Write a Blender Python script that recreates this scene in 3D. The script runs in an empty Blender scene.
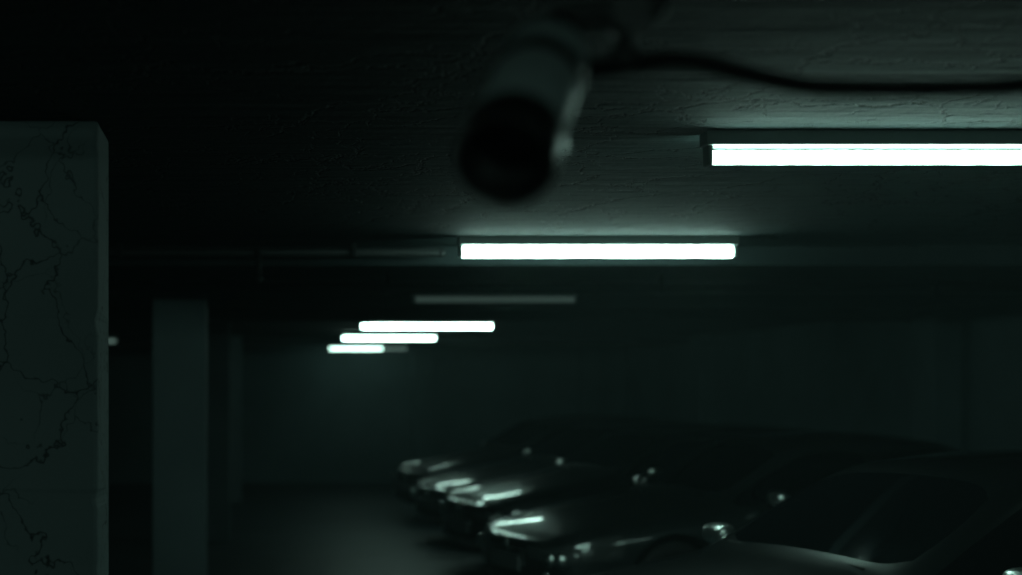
import bpy, bmesh, math, random
from mathutils import Vector, Matrix
random.seed(4)
sc = bpy.context.scene
col = sc.collection
sc.view_settings.view_transform = 'Standard'
sc.view_settings.look = 'None'
sc.view_settings.exposure = 0.0

EYE = 1.78
CEIL = 2.63

# ------------------------------------------------------------------ helpers
def link(o, parent=None):
    col.objects.link(o)
    if parent: o.parent = parent
    return o
def empty(name, loc=(0,0,0), rotz=0):
    e = bpy.data.objects.new(name, None); e.empty_display_size = .2
    e.location = loc; e.rotation_euler = (0,0,rotz)
    return link(e)
def mesh_obj(name, bm, mats, parent=None, smooth=False):
    me = bpy.data.meshes.new(name)
    bmesh.ops.recalc_face_normals(bm, faces=bm.faces)
    bm.to_mesh(me); bm.free()
    for m in (mats if isinstance(mats,(list,tuple)) else [mats]): me.materials.append(m)
    if smooth:
        for p in me.polygons: p.use_smooth = True
    return link(bpy.data.objects.new(name, me), parent)
def add_box(bm, a, b, mi=0, bevel=0.0, seg=2):
    r = bmesh.ops.create_cube(bm, size=1.0)
    vs = r['verts']
    for v in vs:
        v.co = Vector([ (a[i]+b[i])/2 + v.co[i]*(b[i]-a[i]) for i in range(3)])
    fs = set(f for v in vs for f in v.link_faces)
    for f in fs: f.material_index = mi
    if bevel>0:
        es = list(set(e for v in vs for e in v.link_edges))
        r2 = bmesh.ops.bevel(bm, geom=es, offset=bevel, segments=seg, profile=.5, affect='EDGES')
        for f in r2['faces']: f.material_index = mi
def add_cyl(bm, p, q, r, seg=24, r2=None, mi=0):
    p=Vector(p); q=Vector(q); d=q-p
    rot = d.to_track_quat('Z','Y').to_matrix().to_4x4()
    M = Matrix.Translation((p+q)/2) @ rot
    res = bmesh.ops.create_cone(bm, cap_ends=True, segments=seg, radius1=r, radius2=r if r2 is None else r2, depth=d.length, matrix=M)
    for f in set(f for v in res['verts'] for f in v.link_faces):
        f.material_index = mi
        f.smooth = len(f.verts)==4
def add_ball(bm, c, r, mi=0):
    res = bmesh.ops.create_uvsphere(bm, u_segments=20, v_segments=12, radius=r, matrix=Matrix.Translation(c))
    for f in set(f for v in res['verts'] for f in v.link_faces):
        f.material_index=mi; f.smooth=True
def lathe(bm, prof, M, seg=48):
    rings=[]
    for r,t,mi in prof:
        if r<1e-6: rings.append([bm.verts.new(M@Vector((0,0,t)))])
        else: rings.append([bm.verts.new(M@Vector((r*math.cos(2*math.pi*k/seg), r*math.sin(2*math.pi*k/seg), t))) for k in range(seg)])
    for i in range(len(rings)-1):
        A,B=rings[i],rings[i+1]; mi=prof[i+1][2]
        for k in range(seg):
            k2=(k+1)%seg
            if len(A)==1 and len(B)==1: continue
            if len(A)==1: f=bm.faces.new((A[0],B[k],B[k2]))
            elif len(B)==1: f=bm.faces.new((A[k],B[0],A[k2]))
            else: f=bm.faces.new((A[k],B[k],B[k2],A[k2]))
            f.material_index=mi; f.smooth=True

# ------------------------------------------------------------------ materials
def simple(name, c, rough=.5, metal=0, coat=0, spec=.5):
    m=bpy.data.materials.new(name); m.use_nodes=True
    b=m.node_tree.nodes['Principled BSDF']
    b.inputs['Base Color'].default_value=(*c,1); b.inputs['Roughness'].default_value=rough
    b.inputs['Metallic'].default_value=metal; b.inputs['Coat Weight'].default_value=coat
    b.inputs['Coat Roughness'].default_value=.04
    b.inputs['Specular IOR Level'].default_value=spec
    nt=m.node_tree
    n=nt.nodes.new('ShaderNodeTexNoise'); n.inputs['Scale'].default_value=35; n.inputs['Detail'].default_value=1
    mr=nt.nodes.new('ShaderNodeMapRange'); mr.inputs['To Min'].default_value=max(rough-.03,.02); mr.inputs['To Max'].default_value=rough+.03
    nt.links.new(n.outputs['Fac'],mr.inputs['Value']); nt.links.new(mr.outputs[0],b.inputs['Roughness'])
    return m
def emis(name, c, s):
    m=bpy.data.materials.new(name); m.use_nodes=True
    b=m.node_tree.nodes['Principled BSDF']
    b.inputs['Base Color'].default_value=(.3,.36,.34,1)
    b.inputs['Emission Color'].default_value=(*c,1); b.inputs['Emission Strength'].default_value=s
    return m
def concrete(name, c, rough=.85, crack=0.0, crack_scale=1.0, streak=0.0, bump=.3, var=.35, streak_axis='X', spec=.15, cw=.010):
    m=bpy.data.materials.new(name); m.use_nodes=True; nt=m.node_tree; N=nt.nodes; Lk=nt.links
    b=N['Principled BSDF']; b.inputs['Roughness'].default_value=rough; b.inputs['Specular IOR Level'].default_value=spec
    tc=N.new('ShaderNodeTexCoord')
    def noise(scale, detail=3, vec=None, rough=.6):
        n=N.new('ShaderNodeTexNoise'); n.inputs['Scale'].default_value=scale; n.inputs['Detail'].default_value=detail; n.inputs['Roughness'].default_value=rough
        Lk.new(vec or tc.outputs['Object'], n.inputs['Vector']); return n
    def math_(op,a,b_=None):
        n=N.new('ShaderNodeMath'); n.operation=op
        for i,v in enumerate((a,b_)):
            if v is None: continue
            if isinstance(v,(int,float)): n.inputs[i].default_value=v
            else: Lk.new(v,n.inputs[i])
        return n.outputs[0]
    big=noise(.9,4); mid=noise(9,5,rough=.7)
    mr=N.new('ShaderNodeMapRange'); mr.inputs['From Min'].default_value=.3; mr.inputs['From Max'].default_value=.7
    mr.inputs['To Min'].default_value=1-var; mr.inputs['To Max'].default_value=1+var*.6
    Lk.new(big.outputs['Fac'],mr.inputs['Value'])
    f=mr.outputs[0]
    height=math_('MULTIPLY',mid.outputs['Fac'],.6)
    if streak>0:
        mp=N.new('ShaderNodeMapping'); mp.inputs['Scale'].default_value=(.6,9,9) if streak_axis=='X' else (9,9,.5)
        Lk.new(tc.outputs['Object'],mp.inputs['Vector'])
        s=noise(1.6,5,mp.outputs[0],.65)
        mr3=N.new('ShaderNodeMapRange'); mr3.inputs['From Min'].default_value=.35; mr3.inputs['From Max'].default_value=.65
        mr3.inputs['To Min'].default_value=1-streak; mr3.inputs['To Max'].default_value=1+streak*.4
        Lk.new(s.outputs['Fac'],mr3.inputs['Value'])
        f=math_('MULTIPLY',f,mr3.outputs[0])
        height=math_('ADD',height,math_('MULTIPLY',s.outputs['Fac'],1.0))
    if crack>0:
        dn=noise(2.2,5)
        vm=N.new('ShaderNodeVectorMath'); vm.operation='MULTIPLY_ADD'
        Lk.new(dn.outputs['Color'],vm.inputs[0]); vm.inputs[1].default_value=(.5,.5,.5); Lk.new(tc.outputs['Object'],vm.inputs[2])
        def crk(scale,wid,lo,hi,ms):
            v=N.new('ShaderNodeTexVoronoi'); v.feature='DISTANCE_TO_EDGE'; v.inputs['Scale'].default_value=scale
            Lk.new(vm.outputs[0],v.inputs['Vector'])
            a=N.new('ShaderNodeMapRange'); a.inputs['From Min'].default_value=0; a.inputs['From Max'].default_value=wid
            a.inputs['To Min'].default_value=1; a.inputs['To Max'].default_value=0
            Lk.new(v.outputs['Distance'],a.inputs['Value'])
            mk=noise(ms,1); c2=N.new('ShaderNodeMapRange'); c2.inputs['From Min'].default_value=lo; c2.inputs['From Max'].default_value=hi
            Lk.new(mk.outputs['Fac'],c2.inputs['Value'])
            return math_('MULTIPLY',a.outputs[0],c2.outputs[0])
        k=math_('MAXIMUM',crk(crack_scale*1.9,cw,.34,.44,1.1),math_('MULTIPLY',crk(crack_scale*4.2,cw*1.5,.46,.56,2.0),.8))
        f=math_('MULTIPLY',f,math_('SUBTRACT',1.0,math_('MULTIPLY',k,crack)))
        height=math_('SUBTRACT',height,math_('MULTIPLY',k,1.0))
    mix=N.new('ShaderNodeVectorMath'); mix.operation='SCALE'; mix.inputs[0].default_value=c
    Lk.new(f,mix.inputs['Scale']); Lk.new(mix.outputs[0],b.inputs['Base Color'])
    bp=N.new('ShaderNodeBump'); bp.inputs['Strength'].default_value=bump; bp.inputs['Distance'].default_value=.02
    Lk.new(height,bp.inputs['Height']); Lk.new(bp.outputs[0],b.inputs['Normal'])
    return m

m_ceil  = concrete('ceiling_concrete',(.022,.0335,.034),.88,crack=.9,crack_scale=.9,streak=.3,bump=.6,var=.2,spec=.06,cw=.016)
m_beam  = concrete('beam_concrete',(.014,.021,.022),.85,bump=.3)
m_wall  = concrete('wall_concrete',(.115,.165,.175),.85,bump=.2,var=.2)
m_pil   = concrete('pillar_plaster',(.155,.195,.198),.8,crack=.8,crack_scale=1.0,bump=.35,var=.12,cw=.008)
m_pil2  = concrete('pillar_paint',(.10,.132,.138),.8,bump=.2,var=.2)
m_floor = concrete('floor_concrete',(.040,.053,.058),.5,bump=.1,spec=.3)
m_house = simple('fixture_housing',(.16,.19,.18),.45)
m_cap   = simple('fixture_endcap',(.16,.19,.18),.5)
TC=(.60,1.0,.86)
m_tube  = emis('tube_lit',TC,34.0)
m_tube4 = emis('tube_lit_b',TC,24.0)
m_tube5 = emis('tube_lit_c',TC,14.0)
m_tube6 = emis('tube_lit_d',TC,5.0)
m_tubedim = emis('tube_dim',TC,.16)
m_tubefill_r = emis('tube_fill_right',TC,9.0)  # for the added fill fixture right of the view
m_tubefill_l = emis('tube_fill_left',TC,6.0)  # for the added fill fixture left of the view
m_tubeoff = emis('tube_off_glow',TC,.04)  # unlit tube, made visible by a faint added glow
m_pipe  = simple('pipe_paint',(.008,.010,.010),.6,spec=.2)
m_cctv  = simple('cctv_paint',(.26,.31,.31),.5)
m_cctvd = simple('cctv_dark',(.012,.014,.014),.45)
m_lens  = simple('cctv_lens_glass',(.005,.006,.008),.05)
m_cable = simple('cable_rubber',(.005,.006,.006),.7,spec=.2)
m_glass = simple('car_glass',(.004,.005,.006),.05,spec=.6)
m_black = simple('car_plastic',(.006,.007,.007),.45)
m_chrome= simple('car_chrome',(.8,.86,.85),.32,metal=1)
m_head  = simple('headlight_glass',(.10,.11,.11),.12,metal=.5,coat=1)
m_tail  = simple('taillight_glass',(.04,.004,.004),.1,coat=1)
m_tyre  = simple('tyre_rubber',(.006,.006,.006),.75)
m_rim   = simple('wheel_alloy',(.2,.22,.22),.28,metal=1)
m_plate = simple('number_plate',(.10,.11,.11),.4)

# ------------------------------------------------------------------ room shell
XL,XR,YB,YF = -7.5,7.2,27.2,-7.0
def slab(name,a,b,mat):
    bm=bmesh.new(); add_box(bm,a,b); return mesh_obj(name,bm,mat)
slab('floor',(XL-.2,YF-.2,-.2),(XR+.2,YB+.2,0),m_floor)
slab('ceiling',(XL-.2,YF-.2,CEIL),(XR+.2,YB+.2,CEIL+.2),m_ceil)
slab('wall_back',(XL-.2,YB,0),(XR+.2,YB+.2,CEIL),m_wall)
slab('wall_front',(XL-.2,YF-.2,0),(XR+.2,YF,CEIL),m_wall)
slab('wall_left',(XL-.2,YF,0),(XL,YB,CEIL),m_wall)
slab('wall_right',(XR,YF,0),(XR+.2,YB,CEIL),m_wall)
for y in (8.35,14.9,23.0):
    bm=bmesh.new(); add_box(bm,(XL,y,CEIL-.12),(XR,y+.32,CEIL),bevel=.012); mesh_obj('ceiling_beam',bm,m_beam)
for y in (7.9,14.35,21.8):
    bm=bmesh.new(); add_box(bm,(XR-.28,y,0),(XR,y+.5,CEIL),bevel=.012); mesh_obj('wall_pilaster',bm,m_wall)
for x in (3.1,6.3):
    bm=bmesh.new(); add_box(bm,(x,YB-.22,0),(x+.4,YB,CEIL),bevel=.012); mesh_obj('wall_pilaster',bm,m_wall)

def pillar(x0,x1,y0,y1,mat,rough=0.0):
    bm=bmesh.new()
    add_box(bm,(x0,y0,0),(x1,y1,CEIL),bevel=.014,seg=2)
    if rough:
        bmesh.ops.subdivide_edges(bm,edges=[e for e in bm.edges if abs(e.verts[0].co.z-e.verts[1].co.z)>1],cuts=160)
        for v in bm.verts:
            if v.co.x>x1-.02 and v.co.y<y0+.02 and .02<v.co.z<CEIL-.02:
                h=v.co.z
                n=max(0,math.sin(h*23)+math.sin(h*57+1)+math.sin(h*9.1+2)-1.2)
                v.co.x-=rough*(n+.25*random.random()); v.co.y+=rough*.6*n
    return mesh_obj('concrete_pillar',bm,mat)
pillar(-1.35,-.478,4.47,4.81,m_pil,.006)
pillar(-.76,-.34,11.0,11.45,m_pil2)
pillar(-.66,-.235,16.6,17.0,m_pil2)
pillar(-.60,-.13,22.2,22.6,m_pil2)

# ------------------------------------------------------------------ light fixtures
def fixture(x,y,L,mat,split=None,r=.026):
    e=empty('fluorescent_light',(x,y,CEIL-.002))
    bm=bmesh.new()
    add_box(bm,(-.03,-.04,-.048),(L+.03,.04,0),bevel=.006)
    mesh_obj('housing',bm,m_house,e)
    bm=bmesh.new()
    for a,b in ((-.022,-.004),(L+.004,L+.022)):
        add_box(bm,(a,-.03,-.112),(b,.03,-.044),bevel=.006)
    mesh_obj('end_caps',bm,m_cap,e)
    bm=bmesh.new()
    segs=[(0,L)] if split is None else [(0,split-.01),(split+.01,L)]
    for i,(a,b) in enumerate(segs):
        add_cyl(bm,(a,0,-.083),(b,0,-.083),r,12,mi=i)
    mesh_obj('tube',bm,[mat] if split is None else [mat,m_tubedim],e)
    return e
fixture(1.52,4.67,1.5,m_tube,r=.023)
fixture(1.18,7.87,1.49,m_tube,r=.030)
fixture(1.40,12.0,1.34,m_tubeoff)
fixture(1.35,17.1,1.56,m_tube4)
fixture(1.375,21.0,1.36,m_tube5)
fixture(1.48,26.3,1.42,m_tube6,split=.98)
fixture(-3.6,22.2,1.5,m_tubedim)
fixture(1.4,-3.2,1.5,m_tube)  # unseen, carries the row on behind the camera to light the pillar front
fixture(-3.4,-3.2,1.5,m_tube)  # added unseen fill behind the camera, also for the pillar front
fixture(-2.1,2.1,1.5,m_tubefill_l)  # added fill above the view, lifts the upper-left ceiling
fixture(4.5,6.2,1.5,m_tubefill_r)  # added fill outside the view, brightens near cars and right wall

# ------------------------------------------------------------------ pipes below the ceiling
bm=bmesh.new(); PZ=CEIL-.055
add_cyl(bm,(XL+.01,8.2,PZ),(1.1,8.2,PZ),.028,16)
add_cyl(bm,(0.05,8.2,PZ),(0.05,8.2,CEIL-.20),.02,12)
add_ball(bm,(0.05,8.2,PZ),.036); add_ball(bm,(1.1,8.2,PZ),.03)
add_cyl(bm,(0.05,8.2,CEIL-.20),(0.05,8.2,CEIL-.235),.035,12,.012)
for x in (-4,-2.4,-.75,.6):
    add_box(bm,(x-.012,8.165,CEIL-.085),(x+.012,8.235,CEIL-.003))
mesh_obj('sprinkler_pipe',bm,m_pipe)
bm=bmesh.new()
add_cyl(bm,(XL+.01,10.4,CEIL-.10),(XR-.01,10.4,CEIL-.10),.045,16)
for x in (-5,-3,-1,1,3,5):
    add_box(bm,(x-.015,10.35,CEIL-.15),(x+.015,10.45,CEIL-.003))
mesh_obj('water_pipe',bm,m_pipe)

# ------------------------------------------------------------------ CCTV camera
cc=empty('security_camera',(.525,1.95,CEIL))
def to_cc(o): o.location=(-.525,-1.95,-CEIL); return o
F=Vector((.305,1.70,2.052)); R=Vector((.398,1.91,2.225))
ax=(F-R); Lc=ax.length; ax.normalize()
M=Matrix.Translation(R) @ ax.to_track_quat('Z','Y').to_matrix().to_4x4()
bm=bmesh.new()
lathe(bm,[(0,-.02,0),(.03,-.018,0),(.050,-.014,0),(.056,-.004,0),(.057,.03,0),(.057,.034,0),(.0555,.036,0),(.0555,.040,0),(.057,.042,0),
 (.057,.205,0),(.054,.209,0),(.054,.214,1),(.0605,.217,1),(.0615,.222,1),(.0615,Lc-.004,1),(.0595,Lc,1),(.055,Lc,1),(.053,Lc-.003,1),
 (.050,Lc-.05,1),(.034,Lc-.055,1),(.032,Lc-.045,1),(.030,Lc-.045,1),(.028,Lc-.05,2),(.018,Lc-.043,2),(0,Lc-.040,2)],M)
to_cc(mesh_obj('housing',bm,[m_cctv,m_cctvd,m_lens],cc))
bm=bmesh.new()
add_cyl(bm,(.525,1.95,2.30),(.525,1.95,CEIL),.014,16)
add_cyl(bm,(.525,1.95,CEIL-.015),(.525,1.95,CEIL),.045,24)
add_cyl(bm,(.425,1.94,2.283),(.555,1.95,2.304),.015,16)
add_ball(bm,(.425,1.94,2.283),.020); add_ball(bm,(.555,1.95,2.304),.019)
add_cyl(bm,(.517,1.925,2.295),(.517,1.975,2.295),.028,20)
add_cyl(bm,(.517,1.95,2.295),(.515,1.95,2.235),.013,16)
add_ball(bm,(.515,1.95,2.238),.021)
up=(M.to_3x3()@Vector((0,0,1)))
add_cyl(bm,(.425,1.94,2.283),R+up*.04+Vector((0.0,.0,.05)),.014,16)
lathe(bm,[(.057,.060,0),(.060,.060,0),(.060,.085,0),(.057,.085,0)],M)
to_cc(mesh_obj('bracket',bm,m_cctvd,cc))
def curve(name,pts,r,mat,parent=None):
    cu=bpy.data.curves.new(name,'CURVE'); cu.dimensions='3D'; cu.bevel_depth=r; cu.bevel_resolution=4; cu.resolution_u=10
    sp=cu.splines.new('BEZIER'); sp.bezier_points.add(len(pts)-1)
    for p,q in zip(sp.bezier_points,pts):
        p.co=q; p.handle_left_type=p.handle_right_type='AUTO'
    cu.materials.append(mat)
    return link(bpy.data.objects.new(name,cu),parent)
to_cc(curve('cable',[(.43,1.915,2.225),(.46,1.95,2.222),(.515,1.95,2.228),(.597,1.95,2.233),(.673,1.95,2.217),(.755,1.95,2.199),(.838,1.95,2.195),(.947,1.95,2.195),(1.06,1.95,2.20),(1.25,1.95,2.24),(1.45,1.95,2.42),(1.5,1.95,CEIL)],.0125,m_cable,cc))

# ------------------------------------------------------------------ cars
SEDAN=[ # x, w, zb, zs, zt, yt, k
(0.00,.68,.30,.60,.65,.5,0),(0.05,.77,.22,.64,.70,.5,0),(0.18,.845,.19,.68,.75,.5,0),(0.45,.885,.19,.73,.82,.5,0),
(0.85,.905,.19,.79,.89,.5,0),(1.18,.91,.19,.83,.945,.55,0),(1.30,.91,.19,.845,.965,.68,.15),(1.38,.91,.19,.855,1.0,.70,.3),
(2.00,.91,.19,.89,1.355,.60,1),(2.15,.91,.19,.895,1.405,.585,1),(2.70,.91,.19,.905,1.445,.58,1),(2.80,.91,.19,.907,1.445,.58,1),
(3.30,.91,.19,.92,1.42,.57,1),(3.62,.91,.19,.93,1.36,.57,1),(4.08,.90,.19,.945,1.14,.62,.55),(4.20,.89,.20,.945,1.075,.6,.15),
(4.46,.865,.22,.93,1.045,.5,0),(4.58,.81,.28,.87,.99,.5,0),(4.63,.72,.36,.80,.91,.5,0)]
HATCH=[
(0.00,.70,.32,.66,.72,.5,0),(0.05,.79,.24,.70,.78,.5,0),(0.16,.86,.21,.74,.83,.5,0),(0.42,.895,.21,.79,.90,.5,0),
(0.80,.91,.21,.84,.96,.5,0),(1.08,.915,.21,.87,1.01,.55,0),(1.20,.915,.21,.885,1.03,.68,.15),(1.28,.915,.21,.895,1.06,.71,.3),
(1.88,.915,.21,.93,1.40,.62,1),(2.03,.915,.21,.935,1.45,.61,1),(2.60,.915,.21,.945,1.485,.61,1),(2.70,.915,.21,.947,1.485,.61,1),
(3.30,.915,.21,.96,1.475,.60,1),(3.80,.91,.21,.97,1.43,.59,1),(4.12,.90,.22,.98,1.20,.64,.8),(4.22,.89,.22,.97,1.08,.66,.3),
(4.30,.87,.24,.94,1.0,.5,0),(4.38,.83,.28,.86,.92,.5,0),(4.42,.75,.36,.76,.82,.5,0)]
def section(s):
    x,w,zb,zs,zt,yt,k=s
    lo=zb+.07
    l=lambda t: lo+(zs-lo)*t
    dh=zt-zs
    P=[(0,zb),(.80*w,zb),(.955*w,lo),(w,l(.34)),(w*1.0,l(.62)),(w*.99,l(.86)),(w*.955,zs)]
    hood=[(.89*w,zs+.32*dh),(.79*w,zs+.62*dh),(.70*w,zs+.76*dh),(.36*w,zs+.95*dh),(0,zt)]
    cab=[(.915*w,zs+.035),(yt+.035,zt-.10),(yt-.025,zt-.038),(yt*.5,zt-.008),(0,zt)]
    for a,b in zip(hood,cab): P.append((a[0]*(1-k)+b[0]*k, a[1]*(1-k)+b[1]*k))
    return P
def car_body_mesh(key,ST,wheels,WR):
    bm=bmesh.new(); n=12; grid=[]
    for s in ST:
        P=section(s); L=[];Rr=[]
        for i,(y,z) in enumerate(P):
            if y<1e-5:
                v=bm.verts.new((s[0],0,z)); L.append(v); Rr.append(v)
            else:
                L.append(bm.verts.new((s[0],-y,z))); Rr.append(bm.verts.new((s[0],y,z)))
        grid.append((L,Rr))
    cab0=next(i for i,s in enumerate(ST) if s[6]>=.3)
    lastcab=max(i for i,s in enumerate(ST) if s[6]>=.99)
    for i in range(len(ST)-1):
        for side in (0,1):
            A,B=grid[i][side],grid[i+1][side]
            for j in range(n-1):
                q=[A[j],A[j+1],B[j+1],B[j]]
                if side: q.reverse()
                f=bm.faces.new(q); f.smooth=True
                mi=0
                if j in (0,1): mi=2
                if i==cab0 and j in (9,10): mi=1
                if i==lastcab and j in (9,10): mi=1
                if j==7 and cab0<=i<=lastcab: mi=1
                if j==7 and abs(ST[i+1][0]-ST[i][0]-.10)<.005 and ST[i][6]==1: mi=2
                if j in (4,5) and i in (0,1,2): mi=3
                if j in (4,5) and i>=len(ST)-4 : mi=4
                if i<=0 and j in (2,): mi=2
                f.material_index=mi
    def cap(i,off,front):
        L,Rr=grid[i]; x=ST[i][0]
        C={}
        for j in range(1,n-1):
            C[j]=(bm.verts.new((x+off*.8,-abs(L[j].co.y)*.5,L[j].co.z)),bm.verts.new((x+off,0,L[j].co.z)),bm.verts.new((x+off*.8,abs(L[j].co.y)*.5,L[j].co.z)))
        for j in range(1,n-2):
            row0=[L[j],*C[j],Rr[j]]; row1=[L[j+1],*C[j+1],Rr[j+1]]
            for k in range(4):
                f=bm.faces.new([row0[k],row0[k+1],row1[k+1],row1[k]]); f.smooth=True
                mi=0
                if front:
                    if j==2: mi=2
                    if j in(4,5): mi=2 if k in(1,2) else 3
                    if j==1: mi=2
                else:
                    if j in(4,5) and k in (0,3): mi=4
                    if j==1: mi=2
                f.material_index=mi
        for j,cen in ((1,L[0]),(n-2,L[n-1])):
            row=[L[j],*C[j],Rr[j]]
            for k in range(4):
                f=bm.faces.new([row[k],row[k+1],cen]); f.smooth=True
    cap(0,-.09,True); cap(len(ST)-1,.05,False)
    bmesh.ops.recalc_face_normals(bm,faces=bm.faces)
    cl=bm.edges.layers.float.get('crease_edge') or bm.edges.layers.float.new('crease_edge')
    for e in bm.edges:
        ms={f.material_index for f in e.link_faces}
        if len(ms)==2 and (1 in ms): e[cl]=.45
        elif len(ms)==2 and (3 in ms or 4 in ms): e[cl]=.3
    me=bpy.data.meshes.new(key); bm.to_mesh(me); bm.free()
    mats=[m_black,m_glass,m_black,m_head,m_tail,m_chrome]
    for m in mats: me.materials.append(m)
    o=link(bpy.data.objects.new(key,me))
    ss=o.modifiers.new('s','SUBSURF'); ss.levels=3; ss.render_levels=3
    cuts=[]
    for wx in wheels:
        for sgn in (-1,1):
            b=bmesh.new(); add_cyl(b,(wx,sgn*.64,WR+.005),(wx,sgn*1.2,WR+.005),WR+.055,48,mi=2)
            c=mesh_obj('cut',b,mats); cuts.append(c)
            md=o.modifiers.new('b','BOOLEAN'); md.operation='DIFFERENCE'; md.object=c; md.solver='EXACT'
    dg=bpy.context.evaluated_depsgraph_get(); dg.update()
    out=bpy.data.meshes.new_from_object(o.evaluated_get(dg),depsgraph=dg)
    for c in cuts+[o]: bpy.data.objects.remove(c,do_unlink=True)
    out.name=key
    return out
def wheel_mesh(R):
    bm=bmesh.new()
    T=Matrix.Identity(4)
    lathe(bm,[(R*.66,-.10,0),(R*.9,-.105,0),(R*.985,-.085,0),(R,-.05,0),(R,.05,0),(R*.985,.085,0),(R*.9,.105,0),(R*.68,.098,0),
              (R*.66,.095,1),(R*.63,.09,1),(R*.61,.02,1),(R*.6,-.08,2),(0,-.08,2)],T)
    ns=10
    for k in range(ns):
        a=2*math.pi*k/ns
        r=bmesh.ops.create_cube(bm,size=1)
        for v in r['verts']:
            t=(v.co.x+.5); rr=.03+t*(R*.62-.03); wd=.035 if t<.5 else .022
            z=.07+ (v.co.z)*.025+ (0.012 if t>.5 else 0)
            y=v.co.y*wd
            v.co=Vector((rr*math.cos(a)-y*math.sin(a), rr*math.sin(a)+y*math.cos(a), z))
        for f in set(f for v in r['verts'] for f in v.link_faces): f.material_index=1
    add_cyl(bm,(0,0,.04),(0,0,.095),.045,20,mi=1)
    me=bpy.data.meshes.new('wheel'); bmesh.ops.recalc_face_normals(bm,faces=bm.faces); bm.to_mesh(me); bm.free()
    for m in (m_tyre,m_rim,m_black): me.materials.append(m)
    return me
WR=.33
wm=wheel_mesh(WR)
bodies={'sedan':(car_body_mesh('sedan_body',SEDAN,(.88,3.66),WR),(.88,3.66),SEDAN),
        'hatch':(car_body_mesh('hatch_body',HATCH,(.84,3.52),WR),(.84,3.52),HATCH)}
def ell_box(bm,c,s,mi=0):
    r=bmesh.ops.create_uvsphere(bm,u_segments=20,v_segments=12,radius=1)
    for v in r['verts']:
        p=v.co.copy()
        q=Vector([math.copysign(abs(t)**.7,t) for t in p])
        v.co=Vector([c[i]+q[i]*s[i] for i in range(3)])
    for f in set(f for v in r['verts'] for f in v.link_faces): f.material_index=mi; f.smooth=True
def car(kind,x,y,rot,paintc,scale=1.0,metal=.6):
    me,wh,ST=bodies[kind]
    e=empty('car',(x,y,0),rot); e.scale=(scale,)*3
    p=simple('car_paint',paintc,.30,metal=metal,coat=1)
    b=me.copy(); b.materials[0]=p
    link(bpy.data.objects.new('body',b),e)
    for i,wx in enumerate(wh):
        for s in (-1,1):
            w=bpy.data.objects.new('wheel_%d'%(i*2+(s>0)+1),wm); w.location=(wx,s*.79,WR); w.rotation_euler=(math.radians(90) if s<0 else math.radians(-90),0,0); link(w,e)
    zs=ST[7][3]; x0=ST[7][0]
    bm=bmesh.new()
    for s in (-1,1):
        ell_box(bm,(x0+.28,s*.99,zs+.12),(.065,.09,.055),3)
        add_cyl(bm,(x0+.28,s*.86,zs+.03),(x0+.28,s*.97,zs+.08),.02,10,mi=1)
        for hx in (x0+1.05,x0+1.95):
            add_box(bm,(hx,s*.885 if s>0 else -.93,zs-.14),(hx+.16,.93 if s>0 else -.885,zs-.11),mi=2,bevel=.008)
    mesh_obj('mirrors_and_handles',bm,[p,m_black,m_chrome,m_chrome],e,False)
    zt=ST[0][4]; zl=ST[0][2]
    bm=bmesh.new()
    for k in range(4):
        z=zt-.09-.035*k
        for s in (-1,1):
            add_cyl(bm,(-.085,0,z),(-.068,s*.30,z),.006,8,mi=1)
    add_box(bm,(-.105,-.26,zl+.10),(-.08,.26,zl+.21),mi=2,bevel=.004)
    for s in (-1,1):
        add_ball(bm,(-.01,s*.56,zl+.09),.035,mi=1)
        add_ball(bm,(.01,s*.60,zt-.13),.055,mi=1)
        add_ball(bm,(.035,s*.72,zt-.12),.06,mi=1)
    add_cyl(bm,(-.098,0,zt-.06),(-.08,0,zt-.06),.03,20,mi=1)
    mesh_obj('front_trim',bm,[m_black,m_chrome,m_plate],e)
    bm=bmesh.new()
    a=ST[7]
    for yy in (-.45,.10):
        add_cyl(bm,(a[0]-.03,yy,a[4]-.03),(a[0]+.03,yy+.46,a[4]-.01),.007,8)
    mesh_obj('wipers',bm,m_black,e)
    return e
A=math.radians(14)
car('sedan',1.20,6.2,math.radians(17),(.010,.0125,.013),1.03,.3)
car('sedan',2.08,11.1,A,(.04,.049,.05))
car('hatch',2.12,13.9,A,(.03,.037,.038),.97)
car('sedan',2.14,16.5,A,(.036,.043,.044))
car('hatch',2.16,19.1,A,(.03,.036,.037),.97)

# ------------------------------------------------------------------ world (thin haze added to lift the blacks and bloom the tubes) + camera
w=bpy.data.worlds.new('World'); sc.world=w; w.use_nodes=True; nt=w.node_tree
nt.nodes['Background'].inputs[0].default_value=(.01,.018,.02,1)
vs=nt.nodes.new('ShaderNodeVolumeScatter'); vs.inputs['Color'].default_value=(.75,1,1,1); vs.inputs['Density'].default_value=.0038; vs.inputs['Anisotropy'].default_value=.3
nt.links.new(vs.outputs[0],nt.nodes['World Output'].inputs['Volume'])
cd=bpy.data.cameras.new('Camera'); cam=link(bpy.data.objects.new('Camera',cd))
cam.location=(0,0,EYE); cam.rotation_euler=(math.radians(90),0,0)
cd.sensor_width=36; cd.lens=50; cd.shift_x=.2554; cd.shift_y=.1003
cd.dof.use_dof=True; cd.dof.focus_distance=5.2; cd.dof.aperture_fstop=1.35
sc.camera=cam
